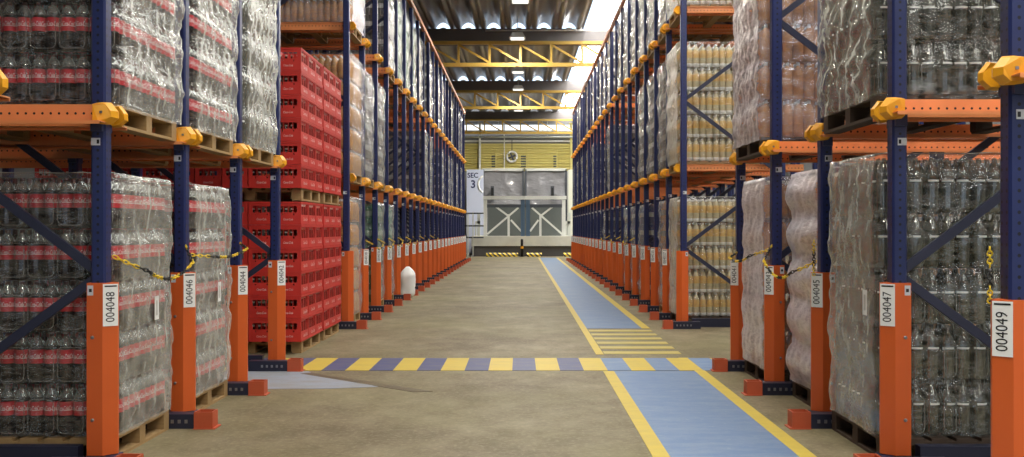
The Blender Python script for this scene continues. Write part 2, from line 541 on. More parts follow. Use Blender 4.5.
RAIL = {}
def rail_meshes(s, t, length):
    if (s, t, length) not in RAIL:
        m = MB()
        lo = -.055 if s < 0 else -.03
        m.box(s * .03, s * length, t * .078, t * .084, lo, .06, 'rail')
        m.box(s * .03, s * length, t * .084, t * .21, lo, lo + .006, 'rail')
        m.box(s * .03, s * length, t * .204, t * .21, lo - .015, lo, 'rail')
        m.box(s * .03, s * length, t * .066, t * .078, .052, .06, 'rail')
        m.box(s * .07, s * .14, t * .05, t * .078, -.1, .05, 'blue')
        m.box(s * (DEPTH + .07), s * (DEPTH + .14), t * .05, t * .078, -.1, .05, 'blue')
        me = m.mesh('pallet_rail')
        g = MB()
        # flared guide shoe: six-sided, chamfered towards the aisle, splayed away from the lane at its mouth
        hexo = [(-.03, -.03), (.012, -.068), (.055, -.068), (.098, -.062), (.098, .062), (.055, .066), (.012, .066), (-.03, .012)]
        n = len(hexo)
        b = len(g.v)
        for yy, k, sh in ((.062, .85, 0.0), (.095, 1.0, 0.0), (.145, .8, .012)):
            for d, z in hexo:
                g.v.append((s * (.04 + (d - .04) * k + sh), t * (yy + (.0 if d > .02 else -.02)), z * k + .005))
        for ring in range(2):
            for i in range(n):
                j = (i + 1) % n
                q = (b + ring * n + i, b + ring * n + j, b + (ring + 1) * n + j, b + (ring + 1) * n + i)
                g.face(q if s * t < 0 else q[::-1], 'yellow')
        a0 = [b + i for i in range(n)]; a1 = [b + 2 * n + i for i in range(n)]
        g.face(a0[::-1] if s * t < 0 else a0, 'yellow'); g.face(a1 if s * t < 0 else a1[::-1], 'yellow')
        g.box(s * .04, s * .055, t * .143, t * .148, .0, .014, 'bolt')
        RAIL[(s, t, length)] = (me, g.mesh('end_guide'))
    return RAIL[(s, t, length)]

def pallet_rail(s, xa, y, z, t, length, label):
    me, g = rail_meshes(s, t, length)
    o = obj('pallet_rail', me, None, (s * xa, y, z))
    tag(o, label, 'pallet rail', 'orange pallet rails of the crate-side rack' if s < 0 else 'orange pallet rails of the walkway-side rack')
    obj('end_guide', g, o)['label'] = 'yellow flared guide shoe'
    return o

SIDE = {-1: 'crate-side', 1: 'walkway-side'}
XN = {-1: 2.46, 1: 2.20}
XF = {-1: 2.46, 1: 2.30}
YN = [4.67 + 1.45 * i for i in range(5)]
YF = [14.75 + 1.45 * j for j in range(22)]
ZN = {-1: (2.14, 4.3), 1: (2.17, 4.5)}
ZF = {-1: (2.20, 4.45), 1: (2.34, 4.68)}
TOP = 6.62
CODES = {(-1, 0): '004050', (-1, 1): '004048', (-1, 2): '004046', (-1, 3): '004044', (-1, 4): '004042',
         (1, 0): '004049', (1, 1): '004047', (1, 2): '004045', (1, 3): '004043', (1, 4): '004041'}
for s in (-1, 1):
    for i, y in enumerate(YN):
        upright(s, XN[s], y, TOP, 'blue rack upright with orange foot guard, %s of the near %s block' % (ORD[i + 1], SIDE[s]), CODES[(s, i)], deep=True)
        for t in (-1, 1):
            if (i == 0 and t < 0 and s < 0) or (i == 4 and t > 0):
                continue
            for lv in (0, 1):
                if lv == 1 and i < 3: continue
                pallet_rail(s, XN[s], y, ZN[s][lv], t, 4.3, 'orange pallet rail at %s level, %s flank of %s upright, near %s block' %
                            (('lower', 'upper')[lv], 'near' if t < 0 else 'far', ORD[i + 1], SIDE[s]))
    for j, y in enumerate(YF):
        code = '0040%02d' % (max(1, 40 - 2 * j - (0 if s < 0 else 1))) if j else None
        upright(s, XF[s], y, TOP, 'blue rack upright with orange foot guard, %s beyond the crossing, %s rack' % (ORD[j + 1], SIDE[s]), code, deep=(j < 14), guide=True)
        for t in (-1, 1):
            if (j == 0 and t < 0) or (j == 21 and t > 0):
                continue
            for lv in (0, 1):
                pallet_rail(s, XF[s], y, ZF[s][lv], t, 1.9, 'orange pallet rail at %s level, %s flank of %s upright beyond crossing, %s rack' %
                            (('lower', 'upper')[lv], 'near' if t < 0 else 'far', ORD[j + 1], SIDE[s]))
    # top tie beams along the aisle
    tb = MB().box(s * .03, s * .11, YF[0] - .1, YF[-1] + .1, 0, .10, 'rail')
    o = obj('tie_beam', tb, None, (s * XF[s], 0, TOP + .001))
    tag(o, 'long orange-red tie beam along the top of the far %s rack' % SIDE[s], 'tie beam')

# ------------------------------------------------------------------ pallets
def pallet_parts(w='wood', W=.54):
    P = {}
    def boards(z0, z1, n, along_d, wid):
        m = MB()
        for i in range(n):
            if along_d:
                c = -W + wid / 2 + (2 * W - wid) * i / (n - 1)
                m.box(-.6, .6, c - wid / 2, c + wid / 2, z0, z1, w)
            else:
                c = -.6 + wid / 2 + (1.2 - wid) * i / (n - 1)
                m.box(c - wid / 2, c + wid / 2, -W, W, z0, z1, w)
        return m
    P['top'] = boards(.122, .142, 8, False, .11).mesh('top_deck')
    P['str'] = boards(.1, .122, 3, True, .1).mesh('stringer_board')
    P['bot'] = boards(0, .02, 3, False, .11).mesh('bottom_deck')
    P['block'] = MB().box(-.06, .06, -.05, .05, .02, .1, w).mesh('block')
    m = MB()
    for q in (P['top'], P['str'], P['bot']):
        m.add_mesh(q, Matrix(), w)
    for bx in (-.54, 0, .54):
        for by in (-W + .05, 0, W - .05):
            m.box(bx - .06, bx + .06, by - .05, by + .05, .02, .1, w)
    P['one'] = m.mesh('pallet')
    return P
PAL = {'wood': pallet_parts('wood'), 'wood_dark': pallet_parts('wood_dark'), 'wood_narrow': pallet_parts('wood', .5), 'wood_dark_narrow': pallet_parts('wood_dark', .5)}
def pallet(x, y, z, label, w='wood', parts=True, wy=1.08):
    P = PAL[w] if wy > 1.04 else PAL[w + '_narrow']
    if not parts:
        o = obj('pallet', P['one'], None, (x, y, z))
        return tag(o, label, 'pallet', 'wooden pallets')
    e = empty('pallet', (x, y, z))
    tag(e, label, 'pallet', 'wooden pallets')
    obj('top_deck', P['top'], e); obj('stringer_board', P['str'], e); obj('bottom_deck', P['bot'], e)
    for bx in (-.54, 0, .54):
        for by in (-wy / 2 + .05, 0, wy / 2 - .05):
            obj('block', P['block'], e, (bx, by, 0))
    return e

# ------------------------------------------------------------------ bottles
def bottle_proto(kind):
    parts = []
    if kind == 'cola':
        n = 14
        b = MB().lathe([(.03, 0, 'cola'), (.043, .008, 'cola'), (.0455, .03, 'cola'), (.044, .07, 'cola'), (.0455, .11, 'cola'), (.0438, .135, 'cola'), (.0438, .228, 'cola'), (.0445, .236, 'cola'), (.042, .254, 'pet'), (.030, .285, 'pet'), (.015, .308, 'pet'), (.0135, .318, 'pet')], n, 'cola')
        parts.append(('body', b.mesh('cola_bottle')))
        l = MB().lathe([(.0445, .137), (.0445, .226)], n, 'cola_label', caps=False)
        parts.append(('label', l.mesh('label')))
        l = MB()
        t = text_mesh('Coca-Cola', 0.25)
        for base in (-PI / 2, PI / 2 * .02, PI):
            m0 = len(l.v)
            for v in t.vertices:
                a = base + v.co.x * .0165 / .0445
                l.v.append((.0449 * math.cos(a), .0449 * math.sin(a), .182 + v.co.y * .046))
            for p in t.polygons:
                l.face([m0 + i for i in p.vertices], 'white')
        parts.append(('script', l.mesh('script')))
        parts.append(('cap', MB().lathe([(.0155, .310), (.0155, .328), (.013, .331)], 10, 'red_cap').mesh('cap')))
        for _n, me in parts:
            me.transform(Matrix.Diagonal((1, 1, .965, 1)))
    elif kind == 'clear':
        n = 14
        b = MB().lathe([(.034, 0), (.047, .008), (.049, .03), (.0465, .10), (.049, .13), (.049, .225), (.044, .255), (.028, .298), (.0145, .32), (.0135, .335)], n, 'pet_green')
        parts.append(('body', b.mesh('soda_bottle')))
        l = MB()   # short pale label strip on one side
        prev = None
        for k in range(7):
            a = -PI / 2 - .75 + 1.5 * k / 6
            q = len(l.v)
            l.v += [(.0498 * math.cos(a), .0498 * math.sin(a), .196), (.0498 * math.cos(a), .0498 * math.sin(a), .208)]
            if prev is not None:
                l.face((prev, q, q + 1, prev + 1), 'white', True)
            prev = q
        parts.append(('label', l.mesh('label')))
        parts.append(('cap', MB().lathe([(.0155, .326), (.0155, .343), (.013, .346)], 10, 'pet').mesh('cap')))
    else:
        sp = {'gold': ('pale_drink', 'gold_label', 'white_cap', .345), 'orange': ('orange_soda', 'orange_soda', 'white_cap', .345), 'amber': ('amber_soda', 'amber_soda', 'white_cap', .345)}[kind]
        bm, lm, cm, h = sp
        bs = 'white' if kind == 'gold' else bm
        b = MB().lathe([(.034, 0, bs), (.0485, .006, bs), (.049, .05, bm), (.047, .12, bm), (.049, .135, lm), (.049, .225, lm), (.045, .245, bm), (.028, .292, bm), (.0145, .312, cm), (.0155, .318, cm), (.0155, .338, cm), (.013, .342, cm)], 12, bm)
        parts.append(('body', b.mesh({'gold': 'drink_bottle', 'orange': 'orange_soda_bottle', 'amber': 'amber_drink_bottle'}[kind])))
    return parts
BOT = {k: bottle_proto(k) for k in ('cola', 'clear', 'gold', 'orange', 'amber')}
BNAME = {'cola': 'cola_bottle', 'clear': 'soda_bottle', 'gold': 'drink_bottle', 'orange': 'orange_soda_bottle', 'amber': 'amber_drink_bottle'}
BDESC = {'cola': 'red-labelled cola bottle', 'clear': 'smoky clear soda bottle', 'gold': 'gold-labelled drink bottle', 'orange': 'coppery orange soda bottle', 'amber': 'amber drink bottle'}
BSP = {'cola': .0925, 'clear': .0995, 'gold': .0995, 'orange': .0995, 'amber': .0995}
BH = {'cola': .326, 'clear': .351, 'gold': .351, 'orange': .351, 'amber': .351}
def simple_bottle(kind):
    if kind == 'cola':
        return [(.044, 0, 'cola'), (.0455, .13, 'cola_label'), (.0455, .23, 'pet'), (.015, .29, 'red_cap'), (.015, .32, 'red_cap')]
    if kind == 'clear':
        return [(.048, 0, 'pet_green'), (.049, .23, 'pet_green'), (.015, .31, 'pet'), (.015, .345, 'pet')]
    bm, lm = {'gold': ('pale_drink', 'gold_label'), 'orange': ('orange_soda', 'orange_soda'), 'amber': ('amber_soda', 'amber_soda')}[kind]
    return [(.048, 0, bm), (.049, .13, lm), (.049, .23, bm), (.015, .31, 'white_cap'), (.015, .342, 'white_cap')]
STUFF = {k: MB() for k in BOT}
COUNT = {k: 0 for k in BOT}
PROTO = {}
def one_bottle(kind, loc, label, group):
    if kind not in PROTO:
        (n0, me0), *rest = BOT[kind]
        o = obj(BNAME[kind], me0)
        lab_o = None
        for n, me in rest:
            c = obj(n, me, lab_o if n == 'script' else o)
            if n == 'label': lab_o = c
        PROTO[kind] = o
        r = o
    else:
        r = copy_tree(PROTO[kind])
    r.location = loc
    r.rotation_euler = (0, 0, random.uniform(-.5, .5))
    tag(r, label, 'bottle', group)
    COUNT[kind] += 1
    return r

def wrap_mesh(x0, x1, y0, y1, z0, z1, layer, seed, mat, bulge=.012, crumple=.012, skirt=0.04, nu=256, nv=50, sp=.095):
    """loose stretch film round a load: four sides with rounded corners and a rim folded over the top"""
    m = MB()
    r = .05
    cx, cy, hx, hy = (x0 + x1) / 2, (y0 + y1) / 2, (x1 - x0) / 2, (y1 - y0) / 2
    per = []
    L = 2 * (2 * hx - 2 * r) + 2 * (2 * hy - 2 * r) + 2 * PI * r
    for k in range(nu):
        d = L * k / nu
        segs = ((2 * hx - 2 * r, 'b'), (PI * r / 2, 'c1'), (2 * hy - 2 * r, 'rt'), (PI * r / 2, 'c2'), (2 * hx - 2 * r, 't'), (PI * r / 2, 'c3'), (2 * hy - 2 * r, 'l'), (PI * r / 2, 'c4'))
        for ln, nm in segs:
            if d <= ln: break
            d -= ln
        if nm == 'b': p, n = (-hx + r + d, -hy), (0, -1)
        elif nm == 'rt': p, n = (hx, -hy + r + d), (1, 0)
        elif nm == 't': p, n = (hx - r - d, hy), (0, 1)
        elif nm == 'l': p, n = (-hx, hy - r - d), (-1, 0)
        else:
            a = d / r
            a0, c = {'c1': (-PI / 2, (hx - r, -hy + r)), 'c2': (0, (hx - r, hy - r)), 'c3': (PI / 2, (-hx + r, hy - r)), 'c4': (PI, (-hx + r, -hy + r))}[nm]
            n = (math.cos(a0 + a), math.sin(a0 + a)); p = (c[0] + r * n[0], c[1] + r * n[1])
        per.append((p, n))
    for j in range(nv + 3):
        v = min(j / nv, 1.0)
        z = z0 - skirt + (z1 - z0 + skirt) * v
        inset = 0.0
        if j > nv:
            inset = .07 * (j - nv); z += .008 * (j - nv)
        ph = ((z - z0) / layer) % 1.0
        bl = bulge * (math.sin(PI * min(1, max(0, ph * 1.25)))) if z < z1 else 0
        for (p, n) in per:
            along = p[0] if abs(n[1]) > .7 else p[1]
            q = Vector((p[0] * 2.2 + seed * 7.1, p[1] * 2.2, z * 3.1))
            d = crumple * noise.noise(q) * (1.1 if skirt < .06 else .7) + crumple * .9 * (noise.noise(Vector((p[0] * 9, p[1] * 9 + seed, z * 16))) if skirt < .06 else .75 * noise.noise(Vector((p[0] * 11, p[1] * 11 + seed, z * 17))) + .45 * noise.noise(Vector((p[0] * 5, p[1] * 5 + seed, z * 26)))) + bl * (1 if skirt < .06 else 1.4)
            d += (.0045 * (.5 + noise.noise(q * 1.7)) * abs(math.cos(PI * along / sp)) - .002) if (v < 1 and mat == 'film' and skirt < .06) else 0
            d = max(d, -.008)
            m.v.append((cx + p[0] + n[0] * (d - inset), cy + p[1] + n[1] * (d - inset), z + .006 * noise.noise(q * 3)))
    for j in range(nv + 2):
        for k in range(nu):
            l = (k + 1) % nu
            m.face((j * nu + k, j * nu + l, (j + 1) * nu + l, (j + 1) * nu + k), mat, True)
    return m

LAYER = ['bottom', 'second', 'third', 'fourth', 'top']
def load(kind, s, xa, yc, z, ref, front_cols, aisle_layers, front_layers, wy=None, wx=1.2, filmm='film', seed=1, wood='wood', layers=5, dx=0.08, bulge=.012, crumple=.012, pal=True, note=None, packs=False):
    """pallet + bottles + stretch film; bottles on the two faces the photo shows are objects, the rest are stuff"""
    sp, hh = BSP[kind], BH[kind]
    if wy is None: wy = .95 if z < .1 else 1.12
    if z < .1: yc -= .12
    x_out = xa + dx                                # aisle face of the load
    xc = s * (x_out + wx / 2)
    zb = z
    if pal:
        pallet(xc, yc, z, 'wooden pallet under the ' + ref, wood, wy=1.0 if z < .1 else 1.08)
        zb = z + .143
    nx = int(wx / sp); ny = int(wy / sp)
    y0 = yc - ny * sp / 2
    for L in range(layers):
        zz = zb + .002 + L * hh
        for i in range(nx):                        # i = 0 at the aisle
            for j in range(ny):                    # j = 0 towards the camera
                loc = (s * (x_out + sp * (i + .5)), y0 + sp * (j + .5), zz)
                shown_f = j == 0 and i < front_cols and L in front_layers
                shown_a = i == 0 and L in aisle_layers and not shown_f
                ly = LAYER[L + (5 - layers)] if L else 'bottom'
                if (shown_f or shown_a) and COUNT[kind] < 300:
                    if shown_f:
                        lab = '%s, %s from aisle on front, %s layer, %s' % (BDESC[kind], ORD[i + 1], ly, ref)
                    else:
                        lab = '%s, %s along aisle side, %s layer, %s' % (BDESC[kind], ORD[j + 1], ly, ref)
                    one_bottle(kind, loc, lab, 'bottles of the ' + ref)
                elif j < 2 or i < 2 or (L == layers - 1 and (j < 4 or i < 4)) or j == ny - 1:
                    STUFF[kind].lathe(simple_bottle(kind), 7, 'cola', loc, True)
    if packs:
        for L in front_layers:
            for q in range(front_cols // 2):
                if kind == 'clear' and random.random() > .4: continue
                x0 = x_out + sp * 2 * q + .012; x1 = x_out + sp * (2 * q + (2 if kind == 'cola' else 1)) - .012
                zz = zb + .002 + L * hh
                za, zt_, r = zz + .022, zz + .72 * hh, .035
                pts = []
                for cx_, cz_, a0 in ((x1 - r, za + r, -PI / 2), (x1 - r, zt_ - r, 0), (x0 + r, zt_ - r, PI / 2), (x0 + r, za + r, PI)):
                    for kk in range(4):
                        aa = a0 + PI / 2 * kk / 3
                        pts.append((s * (cx_ + r * math.cos(aa)), y0 - .004 + .003 * noise.noise(Vector((cx_ * 9, L, kk))), cz_ + r * math.sin(aa)))
                pts.append(pts[0])
                o = obj('pack_film', MB().tube(pts, .0028, 5, 'film_rim'))
                ly = LAYER[L + (5 - layers)] if L else 'bottom'
                tag(o, 'shiny film edge of the %s pack from aisle, %s layer, %s' % (ORD[q + 1], ly, ref), 'pack film', 'film edges of the bottle packs')
    e = .03
    xs = sorted((s * (x_out - e), s * (x_out + max(nx * sp, wx) + e)))
    w = obj('stretch_wrap', wrap_mesh(xs[0], xs[1], y0 - e, y0 + ny * sp + e, zb + .05, zb + layers * hh + .02, hh, seed, filmm, bulge, crumple, skirt=.04 if z < .1 else .075))
    if note is not None:
        xn = s * (x_out - .062)
        obj('paper_label', MB().box(xn, xn + s * .002, note[0], note[0] + .075, note[1], note[1] + .16, 'white').box(xn - s * .001, xn, note[0] + .02, note[0] + .05, note[1] + .03, note[1] + .13, 'lab_grey'), w)['label'] = 'white paper label stuck on the film'
    tag(w, 'crinkled clear film wrapped around the ' + ref, 'stretch film', 'stretch film on the bottle loads')

SHELF = {-1: -.048, 1: -.023}
ZP = {k: ZN[k][0] + SHELF[k] for k in ZN}
FL, ALL = (0, 1, 2, 3, 4), (0, 1, 2, 3, 4)
lane_n = lambda i: YN[i] + .725
lane_f = lambda j: YF[j] + .725
load('cola', -1, XN[-1], lane_n(1), 0, 'first floor cola load', 8, ALL, ALL, seed=1, crumple=.018, note=(6.78, .83), packs=True)
load('cola', -1, XN[-1], lane_n(1), ZP[-1], 'first raised cola load', 8, (0, 1, 2), (0, 1), seed=2, crumple=.026, packs=True)
load('cola', -1, XN[-1], lane_n(2), 0, 'second floor cola load', 3, ALL, ALL, seed=3, crumple=.018, note=(8.2, .85))
load('cola', -1, XN[-1], lane_n(2), ZP[-1], 'second raised cola load', 1, (0, 1, 2, 3), (), seed=4, crumple=.02)
load('clear', -1, XN[-1], lane_n(3), ZP[-1], 'raised load beside crates', 1, (0, 1, 2, 3), (), seed=5, crumple=.02)
load('clear', 1, XN[1], lane_n(1), 0, 'first floor soda load', 8, ALL, ALL, seed=6, filmm='film', wood='wood_dark', crumple=.018, dx=.05, note=(6.32, .9), packs=True)
load('clear', 1, XN[1], lane_n(1), ZP[1], 'first raised soda load', 8, (0, 1, 2), (0, 1), seed=7, wood='wood_dark', crumple=.042, dx=.04, packs=True)
load('orange', 1, XN[1], lane_n(2), 0, 'recessed floor orange load', 2, ALL, ALL, seed=8, filmm='film_white', dx=.16, bulge=.045, wood='wood_dark')
load('orange', 1, XN[1], lane_n(3), 0, 'outer floor orange load', 4, ALL, ALL, seed=9, filmm='film_white', wood='wood_dark', dx=.07, bulge=.015)
load('orange', 1, XN[1], lane_n(3), ZP[1], 'raised orange load', 6, ALL, ALL, seed=10, filmm='film_white', wood='wood_dark', dx=.02, crumple=.03)
load('gold', 1, XF[1], lane_f(0), 0.0, 'floor load at crossing', 8, (), ALL, seed=11, filmm='film', wood='wood_dark')
load('gold', 1, XF[1], lane_f(0), ZF[1][0] + SHELF[1], 'raised load at crossing', 8, (), ALL, seed=12, filmm='film')
load('gold', 1, XF[1], lane_f(0), ZF[1][1] + SHELF[1], 'topmost load at crossing', 8, (), (0,), seed=13, filmm='film')
load('amber', -1, XF[-1], lane_f(0), 0, 'floor load behind crates', 1, ALL, (), seed=14, filmm='film_far')
load('amber', -1, XF[-1], lane_f(0), ZF[-1][0] + SHELF[-1], 'raised load behind crates', 6, ALL, (3, 4), seed=15, filmm='film_far')
load('amber', -1, XF[-1], lane_f(0), ZF[-1][1] + SHELF[-1], 'topmost load behind crates', 6, (0,), (0,), seed=16, filmm='film_white')
for k, mb in STUFF.items():
    if mb.v:
        nm = {'cola': 'cola_bottles', 'clear': 'soda_bottles', 'gold': 'drink_bottles', 'orange': 'orange_soda_bottles', 'amber': 'amber_drink_bottles'}[k]
        o = obj(nm, mb)
        tag(o, '%ss packed inside and at the backs of the wrapped loads' % BDESC[k], 'bottles', kind='stuff')

# ------------------------------------------------------------------ far loads: one wrapped block each
def packed(kind, s, xa, y, z, label, seed, layers=5, w=.93, d=1.15):
    """a load of a few pixels: bottle layers in one scalloped body, its film a part"""
    pal = {'grey': ('pet_b', 'lab_grey'), 'green': ('grn', 'grn2'), 'blue': ('nvy', 'lab_grey'), 'amber': ('amber_soda', 'pet_b'), 'copper': ('orange_soda', 'pet_b'), 'white': ('pet_b', 'white')}[kind]
    m = MB()
    x0, x1 = .1, .1 + d
    hh = .35; nb = 11
    e = []
    for k in range(nb * 4):
        e.append(((x0 + d * k / (nb * 4)), -w / 2))
    for k in range(nb * 4):
        e.append((x1, -w / 2 + w * k / (nb * 4)))
    for k in range(nb * 4):
        e.append((x1 - d * k / (nb * 4), w / 2))
    for k in range(nb * 4):
        e.append((x0, w / 2 - w * k / (nb * 4)))
    n = len(e); cx = (x0 + x1) / 2
    rings = []
    for L in range(layers):
        for zz, inn, mt in ((0, .004, pal[0]), (.13, 0, pal[1]), (.22, 0, pal[0]), (.30, .03, pal[0]), (.347, .034, pal[0])):
            b = len(m.v)
            for k, (px, py) in enumerate(e):
                sc = .018 * (1 - abs(math.sin(PI * k / 4))) + inn
                fx = px + (sc if px < cx else -sc); fy = py + (sc if py < 0 else -sc)
                m.v.append((s * fx, fy, L * hh + zz))
            rings.append((b, mt))
    for (b, mt), (c, _) in zip(rings, rings[1:]):
        for k in range(n):
            l = (k + 1) % n
            q = (b + k, b + l, c + l, c + k)
            m.face(q if s > 0 else q[::-1], mt, False)
    top = rings[-1][0]
    m.face([top + k for k in range(n)] if s > 0 else [top + k for k in range(n)][::-1], pal[0])
    o = obj('wrapped_load', m, None, (s * xa, y, z))
    tag(o, label, 'wrapped load', 'wrapped loads beyond the crossing')
    xs = sorted((s * (x0 - .03), s * (x1 + .03)))
    wr = wrap_mesh(xs[0], xs[1], -w / 2 - .03, w / 2 + .03, .05, layers * hh + .02, hh, seed, 'film_far', .015, .025, nu=40, nv=26)
    obj('film', wr, o)['label'] = 'crinkled clear film'
    return o
M['pet_b'] = paint('grey_bottle_plastic', rgb(120, 118, 112), 0.3, 0.25, 14)
M['lab_grey'] = paint('pale_bottle_label', rgb(196, 196, 190), 0.4, 0.2, 18)
M['grn'] = paint('green_bottle_plastic', rgb(66, 128, 88), 0.3, 0.25, 10)
M['grn2'] = paint('pale_green_label', rgb(146, 178, 150), 0.4, 0.2, 10)
M['nvy'] = paint('navy_bottle_plastic', rgb(60, 66, 116), 0.3, 0.25, 10)
far = {
    -1: {1: '.g.', 2: 'ng.', 3: 'n.w', 4: '..n', 5: '..n', 6: '..n', 7: '..g', 8: '.g.', 9: '.gw', 11: '..g', 12: '.wg', 14: '.w.', 15: '.gw', 17: '.w.', 18: '..g', 19: '.gw'},
    1: {1: 'cgw', 2: '.wg', 3: 'bwg', 4: 'b.w', 5: 'b.g', 6: '..w', 8: '.gw', 9: 'w.w', 10: '..g', 12: '.gw', 14: '.gw', 16: '.w.', 17: '..g', 18: '.gw', 20: '.w.'},
}
KN = {'g': 'grey', 'n': 'green', 'b': 'blue', 'a': 'amber', 'c': 'copper', 'w': 'white'}
for s in (-1, 1):
    for j, code in far[s].items():
        for lv, ch in enumerate(code):
            if ch == '.' or j == 0: continue
            kd = KN[ch.lower()]
            z = 0 if lv == 0 else ZF[s][lv - 1] + SHELF[s]
            where = '%s lane beyond the crossing, %s of the %s rack' % (ORD[j + 1], ('floor', 'lower rails', 'upper rails')[lv], SIDE[s])
            xa = XF[s] + .02
            yl = lane_f(j) - (.12 if lv == 0 else 0)
            pallet(s * (xa + .68), yl, z, 'pallet in the ' + where, parts=False, wy=1.0 if lv == 0 else 1.08)
            packed(kd, s, xa, yl, z + .143, '%s film-wrapped load in the %s' % (kd, where), seed=j * 3 + lv + s)

# ------------------------------------------------------------------ red crates
def panel(mb, o, u, v, n, W, Hh, holes_, t, mat):
    """a wall with rectangular openings: origin o, axes u and v, outward normal n, thickness t"""
    us = sorted({0, W, *[a for h in holes_ for a in (h[0], h[1])]}); vs = sorted({0, Hh, *[a for h in holes_ for a in (h[2], h[3])]})
    o, u, v, n = map(Vector, (o, u, v, n))
    idx = {}
    def vert(i, j, k):
        if (i, j, k) not in idx:
            idx[(i, j, k)] = len(mb.v)
            mb.v.append(tuple(o + u * us[i] + v * vs[j] - n * (t * k)))
        return idx[(i, j, k)]
    def solid(i, j):
        if not (0 <= i < len(us) - 1 and 0 <= j < len(vs) - 1): return False
        cu, cv = (us[i] + us[i + 1]) / 2, (vs[j] + vs[j + 1]) / 2
        return not any(h[0] < cu < h[1] and h[2] < cv < h[3] for h in holes_)
    for i in range(len(us) - 1):
        for j in range(len(vs) - 1):
            if not solid(i, j): continue
            a, b, c, d = (i, j), (i + 1, j), (i + 1, j + 1), (i, j + 1)
            mb.face([vert(*q, 0) for q in (a, b, c, d)], mat)
            mb.face([vert(*q, 1) for q in (d, c, b, a)], mat)
            for nb, (p, q) in (((i, j - 1), (a, b)), ((i + 1, j), (b, c)), ((i, j + 1), (c, d)), ((i - 1, j), (d, a))):
                if not solid(*nb):
                    mb.face([vert(*p, 0), vert(*p, 1), vert(*q, 1), vert(*q, 0)], mat)
CW, CD, CH = .296, .41, .270
def crate_mesh():
    m = MB()
    fh = [(.045 + k * .0535, .045 + k * .0535 + .046, .142, .215) for k in range(4)] + [(.075, .09, .11, .13), (.205, .22, .11, .13)]
    sh = [(.035 + k * .118, .035 + k * .118 + .045, .115, .236) for k in range(3)] + [(.087 + k * .118, .087 + k * .118 + .045, .115, .236) for k in range(3)]
    t = .012
    hw, hd, z0, z1 = CW / 2, CD / 2, 0.0, CH - .004
    panel(m, (-hw, -hd, z0), (1, 0, 0), (0, 0, 1), (0, -1, 0), CW, z1, fh, t, 'crate')
    panel(m, (hw, hd, z0), (-1, 0, 0), (0, 0, 1), (0, 1, 0), CW, z1, fh, t, 'crate')
    panel(m, (hw, -hd, z0), (0, 1, 0), (0, 0, 1), (1, 0, 0), CD, z1, sh, .003, 'crate')
    panel(m, (-hw, hd, z0), (0, -1, 0), (0, 0, 1), (-1, 0, 0), CD, z1, sh, .003, 'crate')
    m.box(-hw + t, hw - t, -hd + t, hd - t, 0, .012, 'crate')
    # raised rims, corner posts and side ribs
    r = .005
    for a, b in ((0, .016), (z1 - .02, z1)):
        m.box(-hw - r, hw + r, -hd - r, -hd, a, b, 'crate'); m.box(-hw - r, hw + r, hd, hd + r, a, b, 'crate')
        m.box(hw, hw + r, -hd, hd, a, b, 'crate'); m.box(-hw - r, -hw, -hd, hd, a, b, 'crate')
    for sx in (-1, 1):
        m.box(sx * hw, sx * (hw - .02), -hd - r, -hd, .016, z1 - .02, 'crate')
    return m.mesh('bottle_crate')
def crate_logo():
    m = MB()
    t = text_mesh('Coca-Cola', .25)
    m.add_mesh(t, Matrix.Translation((.0, -CD / 2 - .002, .062)) @ Matrix.Rotation(PI / 2, 4, 'X') @ Matrix.Diagonal((.026, .036, 1, 1)), 'print_white')
    return m.mesh('logo')
def crate_side_logo():
    m = MB()
    t = text_mesh('Coca-Cola', .25)
    m.add_mesh(t, Matrix.Translation((CW / 2 + .0065, 0, .062)) @ Matrix.Rotation(PI / 2, 4, 'Z') @ Matrix.Rotation(PI / 2, 4, 'X') @ Matrix.Diagonal((.050, .055, 1, 1)), 'print_white')
    return m.mesh('side_logo')
crate0 = obj('bottle_crate', crate_mesh())
obj('logo', crate_logo(), crate0)['label'] = 'white script logo'
obj('side_logo', crate_side_logo(), crate0)['label'] = 'large white script logo'
gb = MB().lathe([(.026, 0, 'brown_glass'), (.027, .10, 'brown_glass'), (.013, .148, 'brown_glass'), (.012, .16, 'silver_cap'), (.0175, .162, 'silver_cap'), (.0175, .178, 'silver_cap')], 8, 'brown_glass').mesh('glass_bottle')
gstuff = MB()
first = [True]
glass_n = [0]
CX0 = -2.53 - CW / 2
CY0 = 11.53
NXC = 10
